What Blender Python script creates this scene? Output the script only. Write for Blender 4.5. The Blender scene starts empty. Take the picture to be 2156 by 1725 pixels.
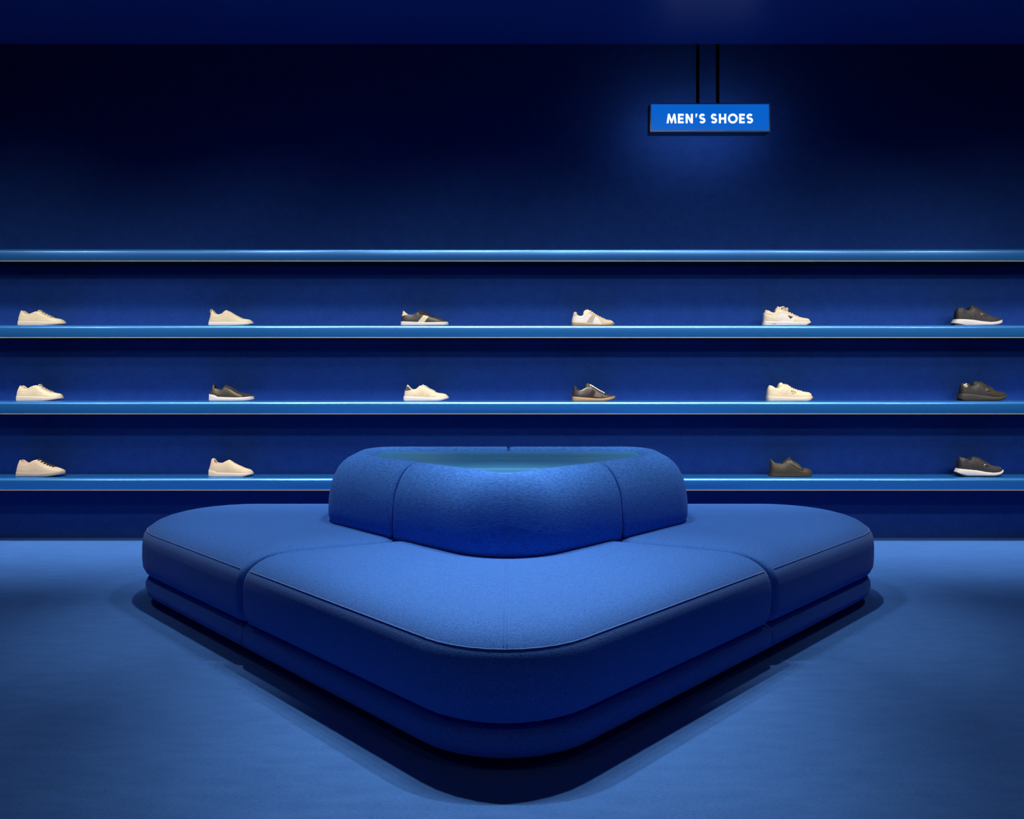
import bpy, bmesh, math, random
from mathutils import Vector, Euler
from mathutils.bvhtree import BVHTree
random.seed(7)
scn = bpy.context.scene
C = scn.collection
PI = math.pi

# ------------------------------------------------------------------ camera
F = 1660.0            # focal length in pixels of the 2156 px wide frame
HOR, VPX, CAMZ = 784.0, 1078.0, 1.07
cam = bpy.data.cameras.new('camera')
cam.sensor_fit = 'HORIZONTAL'
cam.sensor_width = 36.0
cam.lens = F / 2156 * 36
cam.shift_y = -(862.5 - HOR) / 2156
cam.clip_start = 0.05
co = bpy.data.objects.new('camera', cam)
co.location = (0, 0, CAMZ)
co.rotation_euler = (PI / 2, 0, 0)
C.objects.link(co)
scn.camera = co

scn.view_settings.view_transform = 'Standard'
scn.view_settings.look = 'None'
scn.view_settings.gamma = 1
scn.view_settings.use_curve_mapping = False
scn.view_settings.exposure = 0.0

w = bpy.data.worlds.new('world')
scn.world = w
w.use_nodes = True
w.node_tree.nodes['Background'].inputs[0].default_value = (0.01, 0.03, 0.12, 1)
w.node_tree.nodes['Background'].inputs[1].default_value = 0.0

# ------------------------------------------------------------------ lights (ceiling spotlights, plus an added front fill)
def spot(x, y, z, tx, ty, tz, energy, ang, blend, size=0.05, col=(1.0, 0.90, 0.76)):
    l = bpy.data.lights.new('ceiling_or_fill_spot', 'SPOT')
    l.energy = energy; l.spot_size = math.radians(ang); l.spot_blend = blend
    l.shadow_soft_size = size; l.color = col
    o = bpy.data.objects.new('ceiling_or_fill_spot', l)
    o.location = (x, y, z)
    o.rotation_euler = (Vector((tx, ty, tz)) - Vector((x, y, z))).to_track_quat('-Z', 'Y').to_euler()
    C.objects.link(o)
    return o

LZ = 2.93
for x in (-4.35, -2.35, -0.30, 1.32, 2.83, 4.2):       # three rows of spots from the front aimed at the shelves
    spot(x, 1.9, LZ, x * .74, 5.0, 1.05, 130, 52, 1.0, 0.12)
for x in (-3.6, -1.3, 0.6, 2.2, 3.6):
    spot(x, 0.5, LZ, x * .85, 5.0, 1.15, 85, 40, 1.0, 0.12)
for x in (-3.0, -1.8, -0.6, 0.6, 1.8, 3.0):
    spot(x, 2.9, LZ, x, 5.0, 1.0, 34, 56, 1.0, 0.12)
al = bpy.data.lights.new('linear_wall_washer', 'AREA')  # linear washer in the ceiling grazing the shelf fronts down to the floor
al.shape = 'RECTANGLE'; al.size = 9.4; al.size_y = .30; al.energy = 72; al.spread = math.radians(50); al.color = (1.0, .92, .80)
ao = bpy.data.objects.new('linear_wall_washer', al)
ao.location = (0, 3.93, LZ)
ao.rotation_euler = (Vector((0, 4.98, 0.2)) - Vector((0, 3.93, LZ))).to_track_quat('-Z', 'Y').to_euler()
C.objects.link(ao)
for x in (-0.36, 0.36):                                   # twin downlights over the seating
    spot(x, 3.15, LZ, x * .5, 2.50, 0.0, 198, 46, 1.0, 0.03)
for x in (-0.10, 0.10):
    spot(x, 3.15, LZ, x * 4, 2.7, 0.0, 50, 122, 0.8, 0.03)
for x in (-1.3, 1.3):                                     # narrow ones over the two wings
    spot(x * .9, 3.5, LZ, x * .85, 3.55, 0.0, 150, 46, 1.0, 0.04)
for x in (-2.6, 2.6):                                     # over the side aisles
    spot(x, 3.3, LZ, x, 3.2, 0.0, 45, 80, 1.0, 0.05)
for x in (-1.2, 1.2):                                     # added weak fill in front of the seating, lifts the sofa's shadow
    spot(x, 0.4, LZ, x, 0.8, 0.0, 9, 120, 1.0, 0.08)

# ------------------------------------------------------------------ materials
def mat(name, col, rough=0.5, metal=0.0, spec=0.5, sheen=0.0, coat=0.0, emit=None, estr=0.0, sheencol=None):
    m = bpy.data.materials.new(name)
    m.use_nodes = True
    b = m.node_tree.nodes['Principled BSDF']
    b.inputs['Base Color'].default_value = (*col, 1)
    b.inputs['Roughness'].default_value = rough
    b.inputs['Metallic'].default_value = metal
    b.inputs['Specular IOR Level'].default_value = spec
    b.inputs['Sheen Weight'].default_value = sheen
    b.inputs['Sheen Roughness'].default_value = 0.5
    if sheencol: b.inputs['Sheen Tint'].default_value = (*sheencol, 1)
    b.inputs['Coat Weight'].default_value = coat
    if emit:
        b.inputs['Emission Color'].default_value = (*emit, 1)
        b.inputs['Emission Strength'].default_value = estr
    return m

def noisy(m, layers, cola, colb, bump=0.3, dist=0.002, ramp=(0.3, 0.7)):
    """layers: list of ((sx,sy,sz), detail, weight) noise in object space, summed -> colour mix + bump"""
    nt = m.node_tree; N = nt.nodes; L = nt.links
    b = N['Principled BSDF']
    tc = N.new('ShaderNodeTexCoord')
    acc = None; tot = sum(l[2] for l in layers)
    for sc, det, wt in layers:
        mp = N.new('ShaderNodeMapping'); mp.inputs['Scale'].default_value = sc
        L.new(tc.outputs['Object'], mp.inputs['Vector'])
        nz = N.new('ShaderNodeTexNoise'); nz.inputs['Scale'].default_value = 1; nz.inputs['Detail'].default_value = det
        L.new(mp.outputs[0], nz.inputs['Vector'])
        mu = N.new('ShaderNodeMath'); mu.operation = 'MULTIPLY'; mu.inputs[1].default_value = wt / tot
        L.new(nz.outputs[0], mu.inputs[0])
        if acc is None: acc = mu.outputs[0]
        else:
            ad = N.new('ShaderNodeMath'); ad.operation = 'ADD'
            L.new(acc, ad.inputs[0]); L.new(mu.outputs[0], ad.inputs[1]); acc = ad.outputs[0]
    r = N.new('ShaderNodeValToRGB')
    r.color_ramp.elements[0].position = ramp[0]; r.color_ramp.elements[0].color = (*cola, 1)
    r.color_ramp.elements[1].position = ramp[1]; r.color_ramp.elements[1].color = (*colb, 1)
    L.new(acc, r.inputs[0]); L.new(r.outputs[0], b.inputs['Base Color'])
    if bump:
        bp = N.new('ShaderNodeBump'); bp.inputs['Strength'].default_value = bump; bp.inputs['Distance'].default_value = dist
        L.new(acc, bp.inputs['Height']); L.new(bp.outputs[0], b.inputs['Normal'])
    return m

M = {}
M['carpet'] = noisy(mat('blue_carpet', (.03, .1, .4), .95, spec=.1, sheen=.15, sheencol=(.3, .5, 1)),
                    [((90, 260, 90), 4, 1.0), ((8, 26, 8), 3, .55), ((1.2, 2.2, 1), 2, .45)],
                    (.032, .120, .42), (.052, .178, .58), .5, .004, (.36, .64))
M['wall'] = noisy(mat('blue_wall_felt', (.01, .05, .25), .9, spec=.15),
                  [((160, 160, 160), 3, 1.0), ((14, 14, 14), 3, .5)],
                  (.0070, .040, .225), (.0105, .054, .275), .35, .002, (.38, .62))
M['ceiling'] = mat('blue_ceiling_paint', (.006, .034, .22), .38, spec=.55)
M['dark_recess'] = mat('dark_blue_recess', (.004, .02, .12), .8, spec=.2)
FABA, FABB = (.012, .092, .43), (.043, .188, .70)
M['fabric'] = noisy(mat('blue_woven_fabric', (.03, .12, .5), .85, spec=.15, sheen=.10, sheencol=(.35, .55, 1)),
                    [((60, 60, 400), 1, 1.4), ((360, 360, 360), 1, .6)],
                    FABA, FABB, .25, .003, (.32, .66))
M['fabric_seat'] = noisy(mat('blue_woven_seat_fabric', (.03, .12, .5), .85, spec=.15, sheen=.2, sheencol=(.6, .7, 1)),
                    [((140, 400, 400), 1, 1.0), ((400, 140, 300), 1, 1.0)],
                    FABA, FABB, .35, .003, (.32, .68))
M['piping'] = mat('blue_piping_thread', (.06, .20, .70), .7, sheen=.3)
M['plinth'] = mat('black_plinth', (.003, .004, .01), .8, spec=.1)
M['lacquer'] = mat('teal_lacquer_top', (.022, .165, .40), .5, spec=.4, coat=.1)
M['shelf'] = mat('blue_satin_shelf', (.024, .24, .78), .25, metal=.6, spec=.6, coat=.9)
M['shelf'].node_tree.nodes['Principled BSDF'].inputs['Coat Roughness'].default_value = .27
M['under'] = mat('black_shelf_underside', (.006, .006, .007), .7, spec=.2)
M['trim'] = mat('brass_edge_trim', (.36, .33, .29), .5, metal=.3)
M['steel'] = mat('dark_steel', (.13, .13, .17), .4, metal=.7)
M['frame'] = mat('polished_steel_frame', (.80, .79, .77), .42, metal=.8)
M['bronze'] = mat('black_bronze_rod', (.07, .055, .04), .3, metal=.9)
M['panel'] = mat('lit_blue_sign_panel', (.0, .05, .3), .4, emit=(.002, .118, .57), estr=1.0)
M['panel_back'] = mat('lit_blue_sign_back', (.0, .05, .3), .4, emit=(.85, .92, 1.0), estr=3.4)
M['letter'] = mat('lit_white_letters', (.8, .8, .9), .4, emit=(.86, .90, 1.0), estr=1.3)

def leather(name, c, rough=.5, spec=.4):
    return mat(name, c, rough, spec=spec)
cr = leather('cream_leather', (.61, .54, .40))
M['cream'] = cr
M['cream_seam'] = leather('cream_seam', (.45, .36, .24), .8)
M['cream_sole'] = leather('cream_rubber', (.58, .52, .44), .65)
M['white_leather'] = leather('white_leather', (.64, .62, .61))
M['white_sole'] = leather('white_rubber', (.62, .605, .60), .6)
M['grey_sole'] = leather('grey_rubber', (.33, .30, .265), .6)
M['tan_knit'] = leather('tan_knit', (.60, .54, .38), .85)
M['pink_suede'] = leather('pinkish_beige_suede', (.50, .41, .33), .9, .1)
M['beige_suede'] = leather('beige_suede', (.54, .46, .35), .9, .1)
M['grey_suede'] = leather('grey_suede', (.42, .37, .33), .9, .1)
M['gum'] = leather('gum_rubber', (.38, .24, .11), .5)
M['charcoal'] = leather('charcoal_leather', (.028, .027, .032), .42)
M['charcoal_seam'] = leather('charcoal_seam', (.02, .02, .022), .8)
M['brown_suede'] = leather('dark_brown_suede', (.034, .022, .019), .85, .2)
M['olive'] = leather('olive_black_leather', (.040, .036, .028), .42)
M['olive_patch'] = leather('taupe_suede', (.14, .115, .09), .85, .2)
M['black'] = leather('black_fabric', (.012, .012, .014), .7)
M['navyblack'] = leather('blackish_nylon', (.024, .023, .029), .6)
M['patent'] = mat('black_patent_leather', (.08, .070, .048), .22, metal=.5, coat=1)
M['greengrey'] = leather('dark_green_suede', (.075, .080, .062), .9, .1)
M['dark_rubber'] = leather('dark_olive_rubber', (.038, .034, .026), .6)
M['silver'] = mat('silver_metal', (.8, .8, .8), .25, metal=1.0)
M['gold_line'] = mat('dull_gold_line', (.30, .22, .12), .5, metal=.4)
M['lace_cream'] = leather('cream_lace', (.76, .70, .53), .8)
M['lace_white'] = leather('white_lace', (.9, .86, .8), .8)
M['lace_dark'] = leather('dark_lace', (.035, .028, .035), .8)
M['lace_olive'] = leather('olive_lace', (.06, .055, .04), .8)
M['inner'] = leather('dark_lining', (.03, .025, .02), .9)
M['inner_tan'] = leather('tan_lining', (.45, .36, .24), .9)

# ------------------------------------------------------------------ helpers
def link(name, me, parent=None, loc=None):
    o = bpy.data.objects.new(name, me)
    C.objects.link(o)
    if parent is not None: o.parent = parent
    if loc is not None: o.location = loc
    return o

def obj(name, verts, faces, mats, parent=None, smooth=True, midx=None, loc=None, angle=None):
    me = bpy.data.meshes.new(name)
    me.from_pydata([tuple(v) for v in verts], [], faces)
    for m in (mats if isinstance(mats, (list, tuple)) else [mats]): me.materials.append(m)
    me.polygons.foreach_set('use_smooth', [smooth] * len(me.polygons))
    if midx: me.polygons.foreach_set('material_index', midx)
    bm = bmesh.new(); bm.from_mesh(me)
    bmesh.ops.recalc_face_normals(bm, faces=bm.faces)
    bm.to_mesh(me); bm.free()
    if angle is not None:
        me.set_sharp_from_angle(angle=math.radians(angle))
    me.update()
    return link(name, me, parent, loc)

def thing(name, label, cat, loc=(0, 0, 0), group=None):
    o = bpy.data.objects.new(name, None); C.objects.link(o)
    o.empty_display_size = .1
    o.location = loc; o['label'] = label; o['category'] = cat
    if group: o['group'] = group
    return o

class MB:
    """mesh builder"""
    def __init__(s): s.v = []; s.f = []; s.mi = []
    def add(s, v, f, mi=0):
        n = len(s.v); s.v += [tuple(p) for p in v]; s.f += [tuple(i + n for i in q) for q in f]; s.mi += [mi] * len(f)
    def box(s, a, b, mi=0):
        x0, y0, z0 = a; x1, y1, z1 = b
        v = [(x0, y0, z0), (x1, y0, z0), (x1, y1, z0), (x0, y1, z0), (x0, y0, z1), (x1, y0, z1), (x1, y1, z1), (x0, y1, z1)]
        s.add(v, [(0, 3, 2, 1), (4, 5, 6, 7), (0, 1, 5, 4), (1, 2, 6, 5), (2, 3, 7, 6), (3, 0, 4, 7)], mi)
    def loft(s, rings, closed=True, cap0=False, cap1=False, mi=0):
        n = len(rings[0]); v = [p for r in rings for p in r]; f = []
        for i in range(len(rings) - 1):
            for j in range(n if closed else n - 1):
                k = (j + 1) % n
                f.append((i * n + j, i * n + k, (i + 1) * n + k, (i + 1) * n + j))
        if cap0: f.append(tuple(range(n))[::-1])
        if cap1: f.append(tuple((len(rings) - 1) * n + j for j in range(n)))
        s.add(v, f, mi)
    def tube(s, pts, r, k=6, mi=0, closed=False):
        pts = [Vector(p) for p in pts]; rings = []
        n = len(pts)
        for i, p in enumerate(pts):
            a = pts[i - 1] if (i > 0 or closed) else p
            b = pts[(i + 1) % n] if (i < n - 1 or closed) else p
            t = (b - a).normalized()
            up = Vector((0, 0, 1)) if abs(t.z) < .9 else Vector((0, 1, 0))
            u = t.cross(up).normalized(); w_ = t.cross(u).normalized()
            rr = r(i / (n - 1)) if callable(r) else r
            rings.append([p + u * rr * math.cos(2 * PI * q / k) + w_ * rr * math.sin(2 * PI * q / k) for q in range(k)])
        if closed: rings.append(rings[0])
        s.loft(rings, True, not closed, not closed, mi)
    def build(s, name, mats, parent=None, smooth=True, angle=None):
        return obj(name, s.v, s.f, mats, parent, smooth, s.mi, angle=angle)

def profile_x(name, prof, x0, x1, m, parent, smooth=True, angle=35):
    """closed (y,z) profile extruded along x"""
    b = MB(); nseg = 24
    rings = [[(x0 + (x1 - x0) * i / nseg, y, z) for y, z in prof] for i in range(nseg + 1)]
    b.loft(rings, True, True, True)
    return b.build(name, m, parent, smooth, angle)

# ------------------------------------------------------------------ room
WY = 5.09          # wall with the shelves
RX = 4.9           # side walls
BY = -2.6          # wall behind the camera
CZ, CE = 2.964, 4.55   # ceiling height and where its recess over the shelves starts
def struct(name, a, b, m):
    q = MB(); q.box(a, b)
    o = q.build(name, m, None, False)
    o['kind'] = 'structure'
    return o
struct('floor', (-RX, BY, -.1), (RX, WY, 0), M['carpet'])
struct('wall_back', (-RX - .1, WY, -.1), (RX + .1, WY + .1, 3.6), M['wall'])
struct('wall_left', (-RX - .1, BY, -.1), (-RX, WY, 3.6), M['wall'])
struct('wall_right', (RX, BY, -.1), (RX + .1, WY, 3.6), M['wall'])
struct('wall_front', (-RX - .1, BY - .1, -.1), (RX + .1, BY, 3.6), M['wall'])
struct('ceiling', (-RX, BY, CZ), (RX, CE, CZ + .12), M['ceiling'])
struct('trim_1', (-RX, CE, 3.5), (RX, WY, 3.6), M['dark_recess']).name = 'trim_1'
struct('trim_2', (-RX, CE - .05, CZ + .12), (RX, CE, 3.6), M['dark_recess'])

# ------------------------------------------------------------------ shelves
SF = 4.876
tops = [1.835, 1.3625, .890, .4150]
bots = [1.7560, 1.2825, .8105, .3385]
places = ['topmost of the four long blue wall shelves, standing empty',
          'second blue wall shelf from the top, carrying the upper row of six sneakers',
          'third blue wall shelf from the top, carrying the middle row of six sneakers',
          'lowest long blue wall shelf, just above the carpet and passing behind the sofa']
for zt, zb, lab in zip(tops, bots, places):
    sh = thing('display_shelf', lab, 'shelf', (0, WY, zb), 'long blue wall shelves')
    R1, R2 = .020, .006
    pr = [(SF + .01, zb + .004), (SF + R2 * .3, zb + .006)]
    pr += [(SF, zb + .010)]
    n = 16
    for i in range(n + 1):
        a = PI + (PI / 2) * i / n * -1
        pr.append((SF + R1 + R1 * math.cos(a), zt - R1 + R1 * math.sin(a)))
    pr += [(WY, zt), (WY, zb + .004)]
    pr = [(y - WY, z - zb) for y, z in pr]
    profile_x('board', pr, -RX, RX, M['shelf'], sh)
    q = MB(); q.box((-RX, SF + .006 - WY, 0), (RX, 0, .0045)); q.build('underside_panel', M['under'], sh, False)
    q = MB(); q.box((-RX, SF - .001 - WY, -.0005), (RX, SF + .006 - WY, .0042)); q.build('edge_trim', M['trim'], sh, False)

# ------------------------------------------------------------------ sofa
def ring(P, ins, rad, nf=10, ns=8):
    """P: CCW polygon; ins[i]: inset of edge i (P[i]->P[i+1]); rad[i]: fillet radius at vertex i"""
    n = len(P); P = [Vector(p) for p in P]
    E = []
    for i in range(n):
        d = (P[(i + 1) % n] - P[i]).normalized(); nn = Vector((-d.y, d.x))
        E.append((d, nn, nn.dot(P[i]) + ins[i]))
    V = []
    for i in range(n):
        a, b = E[i - 1], E[i]
        det = a[1].x * b[1].y - a[1].y * b[1].x
        V.append(Vector(((a[2] * b[1].y - b[2] * a[1].y) / det, (a[1].x * b[2] - b[1].x * a[2]) / det)))
    arcs = []
    for i in range(n):
        d0, d1 = E[i - 1][0], E[i][0]
        r = max(rad[i], .002)
        turn = math.atan2(d0.x * d1.y - d0.y * d1.x, d0.dot(d1))
        t = r * math.tan(turn / 2)
        s = V[i] - d0 * t
        c = s + E[i - 1][1] * r
        a0 = math.atan2((s - c).y, (s - c).x)
        arcs.append([c + Vector((math.cos(a0 + turn * k / nf), math.sin(a0 + turn * k / nf))) * r for k in range(nf + 1)])
    out = []
    for i in range(n):
        out += arcs[i]
        a, b = arcs[i][-1], arcs[(i + 1) % n][0]
        out += [a.lerp(b, k / ns) for k in range(1, ns)]
    return out

SX = -.018                         # sofa centre
sofa = thing('modular_sofa', 'large rounded triangular blue upholstered sofa with a raised central backrest, on the carpet', 'sofa', (SX, 3.3, 0))
OY = 3.3
def loc2(p, z): return (p.x, p.y - OY, z)

CU = 1.93          # cushion outline: Y = |X| + CU, back edge at YB
YB, RC, RCF = 4.24, .40, .33

# profile rows: outer inset, seam inset, z
CP = [(.10, .05, .122), (.045, .02, .128), (.018, .009, .142), (.004, .004, .172), (0, .003, .21), (0, .003, .255), (.004, .003, .295),
      (.011, .003, .318), (.020, .0035, .332), (.031, .004, .3435), (.050, .006, .3580), (.073, .009, .3695), (.103, .014, .3790), (.139, .022, .3855),
      (.18, .036, .3898), (.23, .06, .3922), (.29, .095, .393)]
PIPE = 8
def cushion(P, outer, rads, name, dz=0.0, seam_mid=None):
    rings = []
    for so, ss, z in CP:
        ins = [so if o else ss for o in outer]
        rr = []
        for i, r in enumerate(rads):
            k = 0.9 * (so if (outer[i] and outer[i - 1]) else ss)
            rr.append(max(r - k, .03 if r > .1 else .012))
        rings.append(ring(P, ins, rr))
    b = MB()
    R3 = [[loc2(p, z + (dz if z > .2 else 0)) for p in rg] for rg, (_, _, z) in zip(rings, CP)]
    last = rings[-1]; c = sum(last, Vector((0, 0))) / len(last)
    for t in (.75, .5, .25):
        R3.append([loc2(c.lerp(p, t), (.393 if t > .6 else .394) + dz) for p in last])
    b.loft(R3, True, True, True)
    o = b.build(name, M['fabric_seat'], sofa)
    # piping along the outer top edge
    pip = MB(); rg = rings[PIPE]; z = CP[PIPE][2] + dz
    n = len(rads); nf, ns = 10, 8; per = nf + ns
    pts = []
    for i in range(n):
        seg = [rg[(i * per + k) % len(rg)] for k in range(per + 1)]
        if outer[i]:
            st = (i * per + nf) if not (outer[i - 1]) else i * per
            en = (i + 1) * per
            if outer[(i + 1) % n] is False: pass
            pts.append([rg[k % len(rg)] for k in range(st, en + 1)])
    run = []
    for seg in pts:
        if run and (run[-1][-1] - seg[0]).length < 1e-4: run[-1] += seg[1:]
        else: run.append(list(seg))
    for r_ in run:
        pip.tube([loc2(p, z + .0005) for p in r_], .0017, 6)
    pip.build('piping', M['piping'], o)
    if seam_mid is not None:
        i = seam_mid * per + nf // 2
        for dx in (-.0045, .0045):
            sm = MB()
            line = [Vector(R3[k][i]) + Vector((dx, -.0003, .0006)) for k in range(PIPE, len(CP))]
            far = Vector((dx, 2.95 - OY, .3945 + dz)); line.append(far)
            sm.tube(line, .0008, 5); sm.build('centre_seam', M['fabric_seat'], o)
    return o

A = 1.0
cushion([(0, CU), (A, CU + A), (.30, 3.26), (-.30, 3.26), (-A, CU + A)],
        [True, False, False, False, True], [RCF, .035, .05, .05, .035], 'seat_cushion', .003, 0)
# wings: L1, (towards back centre) ..., far corner
xe = YB - CU
wr = [(A, CU + A), (xe, YB), (.30, YB), (.30, 3.26)]
cushion(wr, [True, True, False, False], [.035, RC, .05, .05], 'seat_cushion', 0)
wl = [(-A, CU + A), (-.30, 3.26), (-.30, YB), (-xe, YB)]
cushion(wl, [False, False, True, True], [.035, .05, .05, RC], 'seat_cushion', 0)

# swept modules (base, backrest): closed profile of (inset, z) around the rounded triangle, cut where X = xc
def tri_path(apex, yb, inset, rf, rc, xcut, part, backk=1.0, nf=12, ns=14, xs=None, sidek=1.05, rs=.2):
    """points of the outline at an inset, for part 'mid' | 'right' | 'left'; xs: half width where the sides run straight back"""
    P = [(0, apex), (yb - apex, yb), (-(yb - apex), yb)]
    ins = [inset, inset * backk, inset]; rr = [rf, max(rc - inset, .03), max(rc - inset, .03)]
    if xs:
        P = [(0, apex), (xs, apex + xs), (xs, yb), (-xs, yb), (-xs, apex + xs)]
        ins = [inset, inset * sidek, inset * backk, inset * sidek, inset]
        rr = [max(rf - 1.7 * max(inset, 0), .04), max(rs - max(inset, 0), .04), max(rc - inset * .8, .03), max(rc - inset * .8, .03), max(rs - max(inset, 0), .04)]
    full = ring(P, ins, rr, nf, 1)
    a = apex + inset * math.sqrt(2); y1 = yb - inset * backk
    ap = full[0:nf + 1]; cr_ = full[nf + 1:(nf + 1) * (3 if xs else 2)]
    if part == 'mid':
        st = Vector((-xcut, a + xcut)); en = Vector((xcut, a + xcut))
        L = [st.lerp(ap[0], k / ns) for k in range(ns)] + ap + [ap[-1].lerp(en, k / ns) for k in range(1, ns + 1)]
        return L
    st = Vector((xcut, a + xcut)); en = Vector((0.0, y1))
    L = [st.lerp(cr_[0], k / ns) for k in range(ns)] + cr_ + [cr_[-1].lerp(en, k / ns) for k in range(1, ns + 1)]
    if part == 'left':
        L = [Vector((-p.x, p.y)) for p in L][::-1]
    return L

def swept(name, prof, apex, yb, rf, rc, part, xc, m, backk=lambda s: 1.0, gap=.004, rnd=.012, parent=None, xs=None):
    rows = []
    for s, z in prof:
        rows.append((tri_path(apex, yb, s, rf, rc, xc(s, z), part, backk(s), xs=xs), z))
    n = len(rows[0][0])
    cen_s = sum(s for s, _ in prof) / len(prof); cen_z = sum(z for _, z in prof) / len(prof)
    # columns: for each path index a closed loop over the profile
    cols = [[Vector((r[i].x, r[i].y, z)) for r, z in rows] for i in range(n)]
    def shrink(col, nxt, dist, amt):
        out = []
        c = sum(col, Vector()) / len(col)
        for a_, b_ in zip(col, nxt):
            d = (b_ - a_)
            if d.length > 1e-6: d = d.normalized()
            q = a_ + d * dist
            v = c - a_
            if v.length > 1e-6: q = q + v.normalized() * amt
            out.append(q)
        return out
    first, last = cols[0], cols[-1]
    heads = [shrink(first, cols[1], gap, rnd), shrink(first, cols[1], gap + rnd * .12, rnd * .45), shrink(first, cols[1], gap + rnd * .45, rnd * .12), shrink(first, cols[1], gap + rnd, 0)]
    tails = [shrink(last, cols[-2], gap + rnd, 0), shrink(last, cols[-2], gap + rnd * .45, rnd * .12), shrink(last, cols[-2], gap + rnd * .12, rnd * .45), shrink(last, cols[-2], gap, rnd)]
    cols = heads + cols[1:-1] + tails
    b = MB()
    b.loft([[(p.x, p.y - OY, p.z) for p in col] for col in cols], True, True, True)
    return b.build(name, m, parent or sofa), cols

BP = [(.30, .038), (.055, .030), (.024, .035), (.007, .050), (0, .074), (.002, .098), (.010, .114), (.026, .124), (.06, .129), (.30, .129)]
for part in ('mid', 'right', 'left'):
    swept('base', BP, 1.942, 4.19, .33, .375, part, lambda s, z: .985, M['fabric_seat'], gap=.001, rnd=.004)
# recessed plinth
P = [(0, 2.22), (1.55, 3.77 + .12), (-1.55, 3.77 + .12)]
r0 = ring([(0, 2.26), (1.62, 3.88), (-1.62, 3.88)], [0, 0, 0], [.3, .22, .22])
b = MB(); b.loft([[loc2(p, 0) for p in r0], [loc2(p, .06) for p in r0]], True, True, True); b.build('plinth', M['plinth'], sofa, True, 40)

# backrest
KP = [(.26, .392), (.05, .388), (.016, .386), (.002, .396), (-.005, .42), (-.006, .46), (-.004, .50), (.002, .545), (.011, .582), (.023, .612), (.037, .638), (.055, .660),
      (.077, .679), (.101, .690), (.125, .694), (.148, .692), (.168, .685), (.180, .674), (.185, .655), (.23, .62)]
xc = lambda s, z: .470 - .69 * max(s, 0) * (1 if z > .5 else 0)
bk = lambda s: .6
for part in ('mid', 'right', 'left'):
    o, cols = swept('backrest', KP, 2.737, 4.06, .295, .21, part, xc, M['fabric'], bk, gap=.003, rnd=.014, xs=.817)
    if part == 'mid':
        sm = MB(); mid = cols[len(cols) // 2]
        sm.tube([(p.x, p.y - OY - .0008, p.z + .0004) for p in mid[3:14]], .0007, 5)
        sm.build('centre_seam', M['fabric'], o)
# teal table top inside the backrest rim
r0 = ring([(0, 2.737), (.817, 3.554), (.817, 4.06), (-.817, 4.06), (-.817, 3.554)], [.176, .185, .106, .185, .176], [.05, .05, .05, .05, .05])
b = MB(); b.loft([[loc2(p, .655) for p in r0], [loc2(p, .675) for p in r0]], True, True, True)
b.build('tabletop', M['lacquer'], sofa, True, 30)

# ------------------------------------------------------------------ sign
YS = 4.70
k = YS / F
def sgx(px): return (px - VPX) * k
def sgz(py): return CAMZ - (py - HOR) * k
x0, x1, z0, z1 = sgx(1368.5), sgx(1621), sgz(277.5), sgz(217.7)
sxm, szm = (x0 + x1) / 2, (z0 + z1) / 2
D = .088
sign = thing('hanging_sign', 'lit blue box sign reading MEN\'S SHOES, hung from the ceiling recess by two dark rods', 'sign', (sxm, YS, z0))
def S3(x, y, z): return (x - sxm, y - YS, z - z0)
q = MB(); t = .010
q.box(S3(x0, YS + .006, z0), S3(x1, YS + D - .004, z0 + t)); q.box(S3(x0, YS + .006, z1 - t), S3(x1, YS + D - .004, z1))
q.box(S3(x0, YS + .006, z0 + t), S3(x0 + t, YS + D - .004, z1 - t)); q.box(S3(x1 - t, YS + .006, z0 + t), S3(x1, YS + D - .004, z1 - t))
q.build('casing', M['steel'], sign, False)
q = MB(); t = .0065
for (a, b_) in (((x0, z0), (x1, z0 + t)), ((x0, z1 - t), (x1, z1)), ((x0, z0 + t), (x0 + t, z1 - t)), ((x1 - t, z0 + t), (x1, z1 - t))):
    q.box(S3(a[0], YS - .004, a[1]), S3(b_[0], YS + .006, b_[1]))
q.build('frame', M['frame'], sign, False)
q = MB(); q.box(S3(x0 + .0066, YS, z0 + .0066), S3(x1 - .0066, YS + .004, z1 - .0066)); fp = q.build('front_panel', M['panel'], sign, False)
q = MB(); q.box(S3(x0 + .012, YS + D - .004, z0 + .012), S3(x1 - .012, YS + D, z1 - .012)); q.build('back_panel', M['panel_back'], sign, False)
for px in (1469.0, 1511.0):
    q = MB(); x = (px - VPX) * (YS + D / 2) / F
    q.tube([S3(x, YS + D / 2, z1), S3(x, YS + D / 2, 3.5)], .0105, 12)
    q.build('rod', M['bronze'], sign, True, 40)
ZP = 1 / 4.312 * k                       # metres per pixel of the enlarged lettering
def lx(u): return (1240 + u / 4.312 - VPX) * k
LB, LT = sgz(60 + 861 / 4.312), sgz(60 + 775.5 / 4.312)
H = LT - LB
def extr(poly, name):
    q = MB(); n = len(poly)
    v = [S3(x, YS - .002, z) for x, z in poly] + [S3(x, YS + .0005, z) for x, z in poly]
    bm = bmesh.new()
    vs = [bm.verts.new(p) for p in v[:n]]; f = bm.faces.new(vs)
    ex = bmesh.ops.extrude_face_region(bm, geom=[f])
    for g in ex['geom']:
        if isinstance(g, bmesh.types.BMVert): g.co.y += .0022
    bmesh.ops.triangulate(bm, faces=bm.faces)
    me = bpy.data.meshes.new(name); bmesh.ops.recalc_face_normals(bm, faces=bm.faces); bm.to_mesh(me); bm.free()
    me.materials.append(M['letter']); return link(name, me, sign)
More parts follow.
